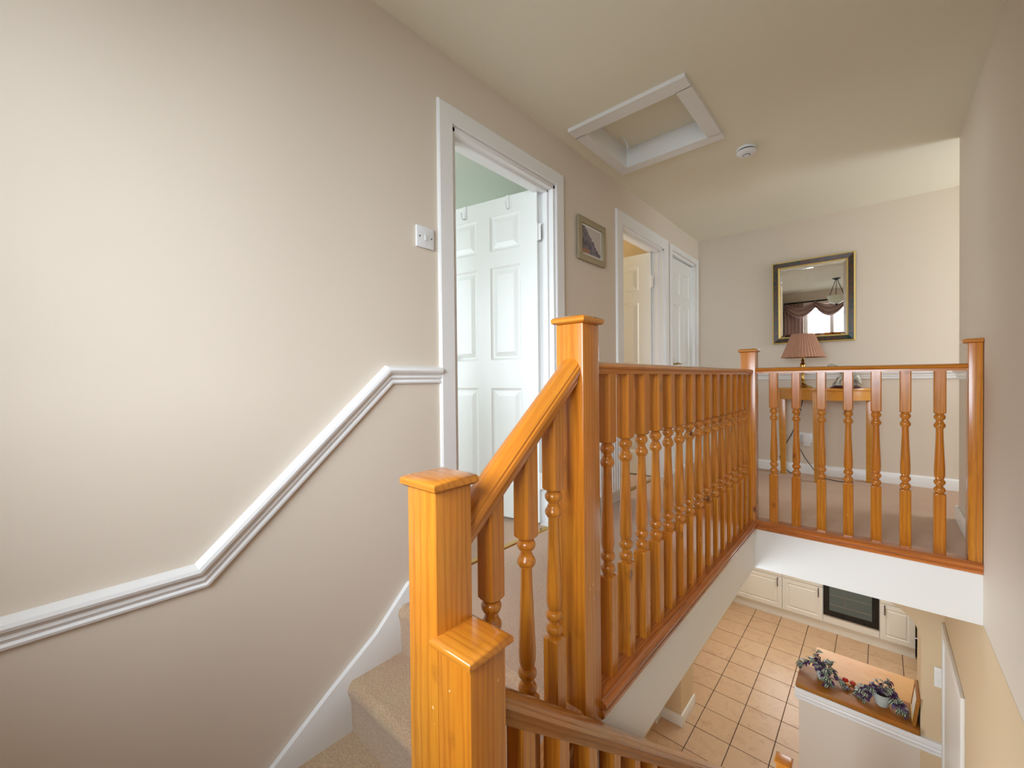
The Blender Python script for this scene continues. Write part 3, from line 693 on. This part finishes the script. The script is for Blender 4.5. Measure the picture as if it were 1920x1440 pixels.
MB().lathe([(0.068, 0), (0.070, 0.006), (0.066, 0.012), (0.056, 0.018), (0.040, 0.024), (0.030, 0.030), (0.016, 0.045), (0.011, 0.06), (0.013, 0.066), (0.017, 0.07), (0.013, 0.076), (0.010, 0.09), (0.013, 0.13), (0.019, 0.16), (0.021, 0.185), (0.020, 0.205), (0.013, 0.215), (0.009, 0.225), (0.014, 0.232), (0.009, 0.24), (0.006, 0.25), (0.013, 0.262), (0.015, 0.30), (0.004, 0.305)], n=28).build('lamp_base', BRASS, t, smooth=True)
NP = 168; R = []
for rr, z in ((0.158, 0.262), (0.150, 0.278), (0.084, 0.452), (0.080, 0.462)):
    R.append([((rr + (0.0030 if j % 4 < 2 else -0.0030)) * math.cos(2 * PI * j / NP), (rr + (0.0030 if j % 4 < 2 else -0.0030)) * math.sin(2 * PI * j / NP), z) for j in range(NP)])
b = MB(); b.loft(R, caps=False)
R2 = [[(0.975 * x, 0.975 * y, z) for x, y, z in r] for r in R]; b.loft(R2, caps=False)
b.build('lamp_shade', SHADEM, t, smooth=True)
MB().lathe([(0.012, 0.30), (0.014, 0.33), (0.028, 0.36), (0.030, 0.385), (0.018, 0.41), (0.002, 0.415)], n=16).build('bulb', WHITEP, t, smooth=True)
tag(MB().tube([(-0.49, 4.402, TZ + 0.006), (-0.50, 4.50, TZ + 0.006), (-0.505, 4.558, TZ + .004), (-0.51, 4.566, TZ - 0.03), (-0.54, 4.566, 0.55), (-0.60, 4.55, 0.36), (-0.665, 4.53, 0.22), (-0.69, 4.50, 0.14), (-0.66, 4.47, 0.06), (-0.60, 4.45, 0.012), (-0.53, 4.44, 0.008)], 0.0035, 6).build('lamp_cord', BLACK, smooth=True), 'dark lamp cord looping down the end wall to the carpet', 'cord')
tag(MB().tube([(-0.525 - .036, YF - .044, 0.315), (-0.55, 4.51, 0.26), (-0.50, 4.49, 0.16), (-0.42, 4.45, 0.05), (-0.36, 4.40, 0.010), (-0.25, 4.36, 0.006), (-0.16, 4.40, 0.006), (-0.20, 4.45, 0.006)], 0.0035, 6).build('extension_cord', BLACK, smooth=True), 'dark cord trailing from the socket across the carpet behind the table leg', 'cord')
t = thing('figurine', 'grey and white heron figurine on a dark wooden base on the table', 'ornament', (-0.206, 4.34, TZ))
MB().lathe([(0.100, 0), (0.102, 0.006), (0.092, 0.014), (0.082, 0.022), (0.078, 0.022)], n=32).build('wooden_base', MAHOG, t, smooth=True)
b = MB()
b.tube([(0.060, 0, 0.020), (0.062, 0, 0.06), (0.045, 0, 0.10), (0.02, 0, 0.135), (-0.02, 0, 0.150), (-0.05, 0, 0.165), (-0.075, 0, 0.182), (-0.098, 0, 0.190), (-0.112, 0, 0.184), (-0.118, 0, 0.172)], [0.016, 0.026, 0.036, 0.040, 0.032, 0.022, 0.016, 0.017, 0.012, 0.004], 14)
b.tube([(-0.055, 0, 0.020), (-0.045, 0.004, 0.06), (-0.02, 0.004, 0.10), (-0.005, 0, 0.14)], [0.020, 0.014, 0.016, 0.024], 12)
b.tube([(-0.075, 0.02, 0.020), (-0.062, 0.02, 0.05), (-0.05, 0.02, 0.09)], [0.018, 0.010, 0.004], 10)
b.build('bird_body', ORN, t, smooth=True)
b = MB(); b.tube([(0.035, -0.02, 0.14), (0.06, -0.026, 0.10), (0.085, -0.024, 0.06), (0.100, -0.015, 0.030)], [0.010, 0.022, 0.016, 0.003], 10); b.build('wing', ORN, t, smooth=True)

# ------------------------------------------------------------------ pendant light and drapes (seen in the mirror)
t = thing('pendant_light', 'bronze pendant light with a pale glass bowl, reflected in the mirror', 'light', (-0.515, 0.62, ZC))
t.scale = (0.72, 0.72, 0.88)
MB().lathe([(0.001, 0), (0.075, 0), (0.072, -0.012), (0.045, -0.022), (0.020, -0.035), (0.008, -0.04), (0.001, -0.04)], n=28).build('ceiling_rose', BRONZE, t, smooth=True)
for k in range(3):
    a = 2 * PI * k / 3 + 0.4; MB().tube([(0.02 * math.cos(a), 0.02 * math.sin(a), -0.03), (0.150 * math.cos(a), 0.150 * math.sin(a), -0.33)], 0.006, 8).build('support_rod', BRONZE, t, smooth=True)
MB().lathe([(0.172, -0.315), (0.165, -0.36), (0.140, -0.41), (0.095, -0.445), (0.045, -0.462), (0.004, -0.465), (0.004, -0.458), (0.045, -0.455), (0.092, -0.438), (0.135, -0.405), (0.159, -0.36), (0.166, -0.315)], n=40, caps=False).build('glass_bowl', SHADEG, t, smooth=True)
MB().lathe([(0.002, -0.45), (0.022, -0.462), (0.026, -0.475), (0.012, -0.488), (0.002, -0.50)], n=18).build('finial', BRONZE, t, smooth=True)
t = thing('swag_curtain', 'dusky pink swagged drapes over the stair window, reflected in the mirror', 'curtain', (0, YB, 0))
MB().tube([(-1.40, 0.09, 2.10), (0.33, 0.09, 2.10)], 0.014, 10).build('curtain_pole', BRONZE, t, smooth=True)
def swag(x0, x1, zt, drop):
    N, M = 26, 10; rings = []
    for i in range(N + 1):
        u = i / N; x = x0 + (x1 - x0) * u; sag = 4 * u * (1 - u); ring = []
        for j in range(M + 1):
            v = j / M
            z = zt - sag * drop * (0.35 + 0.65 * v) - 0.03 * v - (0.10 * v) * (1 - sag)
            y = 0.09 + 0.028 * math.sin(v * PI * 5) + 0.05 * sag * v
            ring.append((x, y, z))
        rings.append(ring)
    b = MB(); b.loft(rings, caps=False, closed=False)
    o = b.build('swag', DRAPE, t, smooth=True)
    m = o.modifiers.new('thick', 'SOLIDIFY'); m.thickness = 0.003
sx = [-1.38, -0.90, -0.46, -0.02, 0.33]
for i in range(4): swag(sx[i], sx[i + 1], 2.11, 0.28)
for x0, x1 in ((-1.40, -1.10), (0.20, 0.34)):
    N = 40; rings = []
    for z in (2.11, 1.6, 1.1, 0.6, ZQ + .03): rings.append([(x0 + (x1 - x0) * i / N, 0.07 + 0.022 * math.sin(i * 2 * PI / 8) , z) for i in range(N + 1)])
    b = MB(); b.loft(rings, caps=False, closed=False); o = b.build('side_drape', DRAPE, t, smooth=True); m = o.modifiers.new('thick', 'SOLIDIFY'); m.thickness = 0.003

# ------------------------------------------------------------------ ground floor
KX0, KX1, KY1 = -1.77, 0.44, 7.95
fl = structure(MB().box(KX0 - .1, 1.2, -0.8, KY1, G - 0.1, G - 0.004).build('floor_ground', GROUT), 'terracotta coloured tiled floor of the hall and kitchen below')
TP = 0.333; x00 = -1.775; y00 = 4.453
tile0 = None
for i in range(0, 7):
    for j in range(-5, 9):
        x = x00 + i * TP; yy = y00 + j * 0.330
        if yy > 7.36: continue
        if tile0 is None:
            tile0 = MB().box(0.0035, TP - 0.0035, 0.0035, 0.330 - 0.0035, -0.006, 0.0).build('tile', TILE, fl, bevel=0.0018, segs=1, loc=(x, yy, G)); tile0.parent = fl
        else: dup(tile0, fl, (x, yy, G + random.uniform(-.0006, .0006)))
# walls of the ground floor
structure(MB().box(KX0 - 0.1, KX0, -0.8, KY1 + .1, G, ZS).build('wall_lower_left', WALLW))
b = MB(); b.box(KX0, -1.5, KY1, KY1 + .1, G, ZS); b.box(.1, KX1 + .1, KY1, KY1 + .1, G, ZS); b.box(-1.5, .1, KY1, KY1 + .1, G, -1.65); b.box(-1.5, .1, KY1, KY1 + .1, -.65, ZS)
structure(b.build('wall_kitchen_far', WALLW))
structure(MB().box(XR, XR + .11, 3.66, 4.36, G, ZS).box(KX1, KX1 + .1, 4.70, KY1 + .1, G, ZS).box(XR, KX1 + .1, 4.36, 4.745, G, ZS).build('wall_lower_right', WALLW), 'warm beige wall below, on the right of the hall')
structure(MB().box(KX0, KX1, 4.70, KY1, ZS, ZS + 0.1).box(XL - .4, -.6, 2.9, 4.7, ZS - .001, ZS).build('ceiling_lower', CEIL))
structure(MB().box(KX0, XL - WT, -0.8, 4.7, ZS, ZS + .1).build('ceiling_lower', CEIL))
# pier and arch wall between hall and kitchen
AY0, AY1 = 4.36, 4.74
structure(MB().box(KX0, -1.55, AY0, AY1, G, ZS).build('wall_pier', WALLW), 'beige pier with skirting at the left of the kitchen opening')
structure(MB().box(KX0, -1.535, AY0 - .015, AY1 + .015, G, G + 0.115).box(KX0, KX0 + .018, 4.22, AY0, G, G + .115).build('baseboard_pier', CREAM, bevel=0.004), 'white skirting round the foot of the pier')
pts = [(0.230, -2.0), (0.236, -1.14)]
for k in range(1, 13):
    a = (PI / 2) * k / 12; pts.append((-0.03 + 0.266 * math.cos(a), -1.14 + 0.266 * math.sin(a)))
pts += [(-1.25, -0.874)]
for k in range(1, 9):
    a = PI / 2 + (PI / 2) * k / 8; pts.append((-1.284 + 0.266 * math.cos(a), -1.14 + 0.266 * math.sin(a)))
pts += [(-1.55, ZS), (XR, ZS), (XR, -2.0)]
structure(MB().prism(pts, 'y', AY0, AY1).box(0.230, XR, AY0, AY1, G, -2.0).build('wall_arch', WALLW), 'warm beige wall with an arched opening to the kitchen')
# half wall under the bar
structure(MB().box(-0.53, 0.230, AY0, AY1 - .08, G, -1.83).build('wall_bar', WALL), 'low beige wall carrying the wooden bar top')
MP = [(0, -0.06), (0.010, -0.06), (0.014, -0.050), (0.012, -0.040), (0.020, -0.028), (0.022, -0.012), (0.018, -0.006), (0.030, 0.006), (0.034, 0.03), (0.030, 0.05), (0, 0.05)]
structure(sweep([(-0.545, -1.888), (XR, -1.888)], MP, 'y', AY0, -1, 'trim_bar', GLOSS), 'white moulding under the bar top')
structure(MB().box(-0.560, -0.53, AY0 - .02, AY1 - .08, -1.94, -1.838).build('trim_bar_end', GLOSS, bevel=.006))
tag(MB().box(-0.548, 0.228, 4.315, 4.640, -1.828, -1.787).build('bar_top', BARW, bevel=0.006), 'dark honey wooden bar top on the low wall below', 'bar top')
tag(MB().box(-0.475, 0.245, 4.650, 5.15, -1.895, -1.857).build('worktop', WORKW, bevel=0.004), 'pale wooden kitchen worktop just behind the dark bar top', 'worktop')
t = thing('base_unit', 'cream kitchen unit under the pale worktop behind the bar', 'cabinet', (-0.10, 4.95, G))
MB().box(-0.35, 0.32, -.28, .18, 0.1, 0.86).build('body', CREAM, t); MB().box(-.33, .30, -.26, .14, 0, .1).build('plinth', CREAM, t)

# door at the lower right (frame and leaf, seen at a grazing angle)
t = sempty('door_4', 'white door and frame low on the right wall of the hall')
b = MB(); xx = XR - 0.018
b.box(xx, XR, 3.40, 3.475, G, -0.94); b.box(xx, XR, 4.29, 4.36, G, -0.94); b.box(xx, XR, 3.475, 4.29, -1.01, -0.94)
b.build('architrave', CREAM, t, bevel=0.004)
MB().box(XR - 0.006, XR, 3.475, 4.29, G + 0.01, -1.01).build('door_leaf', CREAM, t)
t = thing('light_switch', 'cream switch on the pier beside the low white door in the hall below', 'switch', (0.330, AY0, -1.355))
MB().box(-0.026, 0.026, -0.012, 0, -0.073, 0.073).build('switch_plate', CREAM, t, bevel=0.003)
for z in (-.03, .03): MB().box(-0.007, 0.007, -0.016, -0.011, z - .012, z + .012).build('rocker', CREAM, t)

# kitchen units
CY = 7.34
def cab_door(t, x0, x1, z0, z1, y):
    b = MB(); f = 0.058
    b.box(x0, x0 + f, y - .02, y, z0, z1); b.box(x1 - f, x1, y - .02, y, z0, z1); b.box(x0 + f, x1 - f, y - .02, y, z0, z0 + f); b.box(x0 + f, x1 - f, y - .02, y, z1 - f, z1)
    d = b.build('cabinet_door', CREAM, t)
    R = []
    for ins, dep in ((f, 0), (f + .005, .007), (f + .014, .007), (f + .032, .001)):
        R.append([(x0 + ins, y - .02 + dep, z0 + ins), (x1 - ins, y - .02 + dep, z0 + ins), (x1 - ins, y - .02 + dep, z1 - ins), (x0 + ins, y - .02 + dep, z1 - ins)])
    p = MB(); p.loft(R, caps=False); m = len(p.v); p.f.append((m - 4, m - 3, m - 2, m - 1)); p.build('panel', CREAM, d)
    return d
def unit(x0, x1, label, hx):
    t = thing('base_cabinet', label, 'cabinet', (x0, CY, G), 0, 'cream kitchen base cabinets')
    w = x1 - x0
    MB().box(0, w, 0.0, 0.58, 0.14, 0.862).build('body', CREAM, t)
    MB().box(0, w, 0.02, 0.05, 0.0, 0.14).build('plinth', CREAM, t)
    d = cab_door(t, 0.003, w - 0.003, 0.145, 0.618, 0.0)
    MB().box(0.003, w - .003, -.02, 0, .624, .855).build('drawer_front', CREAM, t, bevel=.003)
    b = MB(); b.tube([(hx, -.02, .600), (hx, -.042, .592), (hx, -.046, .545), (hx, -.042, .485), (hx, -.02, .477)], .007, 8); b.build('handle', STEEL, d, smooth=True)
    return t
unit(-1.768, -1.094, 'cream panelled base cabinet at the far left of the kitchen row', 0.615)
unit(-1.094, -0.604, 'cream panelled base cabinet just left of the oven', 0.44)
unit(0.003, 0.345, 'cream panelled base cabinet just right of the oven', 0.05)
t = thing('oven', 'built-in oven with a black framed glass door in the kitchen row', 'oven', (-0.604, CY, G))
MB().box(0, .607, 0.0, .58, .14, .862).build('housing', CREAM, t)
MB().box(0, .607, .02, .05, 0, .14).build('plinth', CREAM, t)
MB().box(0.004, .603, -.018, 0, .145, .235).build('filler_panel', CREAM, t)
dd = MB().box(0.006, 0.601, -0.022, 0.0, 0.25, 0.855).build('oven_door', BLACKG, t, bevel=.003)
MB().box(.075, .53, -0.0235, -.022, .335, .76).build('window_glass', plain('oven_glass', srgb(92, 104, 104), 0.08), dd)
MB().box(0.006, .601, -.024, -.020, .243, .252).build('bottom_trim', CHROME, dd)
for z in (.42, .56): MB().tube([(.08, -.0245, z), (.525, -.0245, z)], .0022, 6).build('oven_shelf', CHROME, dd)
MB().tube([(.24, -.0245, .40), (.255, -.0245, .75)], .0018, 6).build('oven_shelf', CHROME, dd)
tag(MB().box(-1.75, 0.36, 7.31, 7.93, G + .862, G + .900).build('worktop', BARW, bevel=.003), 'wooden worktop above the kitchen cabinets, mostly hidden', 'worktop')
# dark appliance at the end of the row
t = thing('tall_bin', 'tall black bin with steel bands at the right end of the kitchen row', 'bin', (0.395, 7.16, G))
MB().lathe([(0.040, 0), (0.042, .02), (.042, .55), (.038, .60), (.026, .64), (.004, .66)], n=24).build('bin_body', BLACKG, t, smooth=True)
for z in (.10, .36): MB().lathe([(.0425, z), (.0435, z + .01), (.0435, z + .15), (.0425, z + .16)], n=24, caps=False).build('steel_band', CHROME, t, smooth=True)

# ------------------------------------------------------------------ things on the bar
leaf_b = MB(); L = 0.034; rings = []
for k in range(7):
    u = k / 6; ww = 0.0105 * math.sin(PI * min(1, u * 0.93 + 0.05)) ** 0.8; z = -0.006 * (2 * u - 0.6) ** 2
    rings.append([(-ww, u * L, z + ww * 0.35), (0, u * L, z), (ww, u * L, z + ww * 0.35), (0, u * L, z + 0.0006)])
leaf_b.loft(rings); leaf0 = leaf_b.build('leaf', LEAF, smooth=True, angle=60); COL.objects.unlink(leaf0)
def plant(x, y, z, r, h, label, trails, seed, nl=60):
    rnd = random.Random(seed)
    t = thing('potted_plant', label, 'plant', (x, y, z))
    MB().lathe([(r * 0.72, 0), (r * 0.76, 0.004), (r * 0.94, h * .55), (r, h), (r * 1.03, h + .002), (r * .93, h + .001), (r * .9, h - .012), (r * .88, h - .014)], n=28).build('pot', GREYPOT, t, smooth=True)
    MB().lathe([(r * .9, h - .014), (r * .4, h - .009), (.001, h - .007)], n=20, caps=False).build('soil', SOIL, t)
    stems = []
    for tr in trails:
        pts = [Vector(p) for p in tr]; out = []
        for i in range(len(pts) - 1):
            for q in range(4): out.append(pts[i].lerp(pts[i + 1], q / 4))
        out.append(pts[-1]); stems.append(out)
        MB().tube(out, 0.002, 5).build('stem', PURPLE, t, smooth=True)
    tot = sum(len(s) for s in stems); k = 0
    for s in stems:
        for i in range(1, len(s)):
            for rep in range(2):
                c = leaf0.copy(); COL.objects.link(c); c.parent = t
                c.location = s[i]
                d = (s[i] - s[i - 1]).normalized()
                a = math.atan2(d.y, d.x) - PI / 2 + (0.9 if rep else -0.9) + rnd.uniform(-.6, .6)
                low = s[i].z < 0.05
                c.location.z = max(c.location.z, 0.022)
                c.rotation_euler = (rnd.uniform(-0.25, 0.5) if low else rnd.uniform(-0.9, 0.35), rnd.uniform(-.4, .4), a)
                sc = rnd.uniform(1.0, 1.7); c.scale = (sc, sc, sc)
    return t
plant(-0.375, 4.52, -1.787, 0.052, 0.085, 'grey pot of striped purple and green wandering jew on the left of the bar', [
    [(0, 0, .08), (-.04, .02, .13), (-.09, .03, .11), (-.14, .03, .06), (-.165, .02, .02)], [(0, 0, .08), (-.03, .03, .15), (-.05, .06, .18)], [(0, 0, .08), (.02, .03, .14), (.05, .05, .15)],
    [(0, 0, .08), (.05, -.01, .11), (.09, -.01, .07), (.13, -.02, .03), (.16, -.02, .02)], [(0, 0, .08), (.02, -.04, .11), (.05, -.07, .06), (.05, -.10, .02)], [(0, 0, .08), (-.01, 0, .14)], [(0, 0, .08), (.02, -.03, .12), (.03, -.05, .09), (.02, -.08, .04)],
    [(0, 0, .08), (-.01, .04, .12), (.02, .07, .11)], [(0, 0, .08), (-.03, -.02, .13), (-.02, -.045, .12)]], 3)
plant(0.015, 4.47, -1.787, 0.055, 0.095, 'pale pot of purple wandering jew on the right of the bar', [
    [(0, 0, .09), (-.04, .02, .13), (-.09, .02, .10), (-.13, .01, .05), (-.15, .0, .02)], [(0, 0, .09), (-.06, .01, .12), (-.09, -.02, .06), (-.11, -.06, .02)], [(0, 0, .09), (.01, .04, .16), (.04, .06, .18)], [(0, 0, .09), (.05, .02, .12), (.09, .01, .07), (.13, 0, .02)],
    [(0, 0, .09), (.06, .00, .11), (.09, -.03, .05), (.13, -.06, .02)], [(0, 0, .09), (-.02, .03, .15)], [(0, 0, .09), (.03, .02, .14), (.06, .03, .12)]], 9)
def tomato(x, y, r, c, label):
    t = thing('tomato', label, 'tomato', (x, y, -1.787), 0, 'tomatoes on the bar')
    MB().lathe([(0.001, 0), (r * .6, r * .1), (r * .95, r * .5), (r, r * .9), (r * .85, r * 1.4), (r * .45, r * 1.72), (.001, r * 1.66)], n=20).build('fruit', c, t, smooth=True)
    MB().tube([(0, 0, r * 1.64), (0.002, 0, r * 1.64 + .008)], .0018, 6).build('stalk', LEAF, t)
tomato(-0.205, 4.530, 0.021, plain('orange_skin', srgb(240, 140, 20), 0.25), 'orange tomato between the two plants on the bar')
tomato(-0.222, 4.592, 0.022, plain('red_skin', srgb(206, 40, 20), 0.25), 'red tomato beside the orange one, nearer the left plant')
tomato(-0.172, 4.590, 0.020, plain('red_skin_pale', srgb(214, 84, 60), 0.25), 'paler red tomato nearer the right plant')
t = thing('standing_picture', 'wooden picture frame standing at the right end of the bar', 'picture frame', (0.196, 4.475, -1.787))
t.rotation_euler = (0, math.radians(7), 0)
b = MB(); hh, ww, f = 0.225, 0.135, 0.026
b.box(-.010, .010, -ww, ww, 0, f); b.box(-.010, .010, -ww, ww, hh - f, hh); b.box(-.010, .010, -ww, -ww + f, f, hh - f); b.box(-.010, .010, ww - f, ww, f, hh - f)
b.build('frame', BARW, t, bevel=.003)
MB().box(-.012, -.008, -ww + f - .006, -ww + f, f, hh - f).box(-.012, -.008, -ww + f - .006, ww - f + .006, f - .006, f).build('gold_slip', GOLD, t)
MB().box(-.006, -.004, -ww + f, ww - f, f, hh - f).build('picture_mount', CREAM, t)
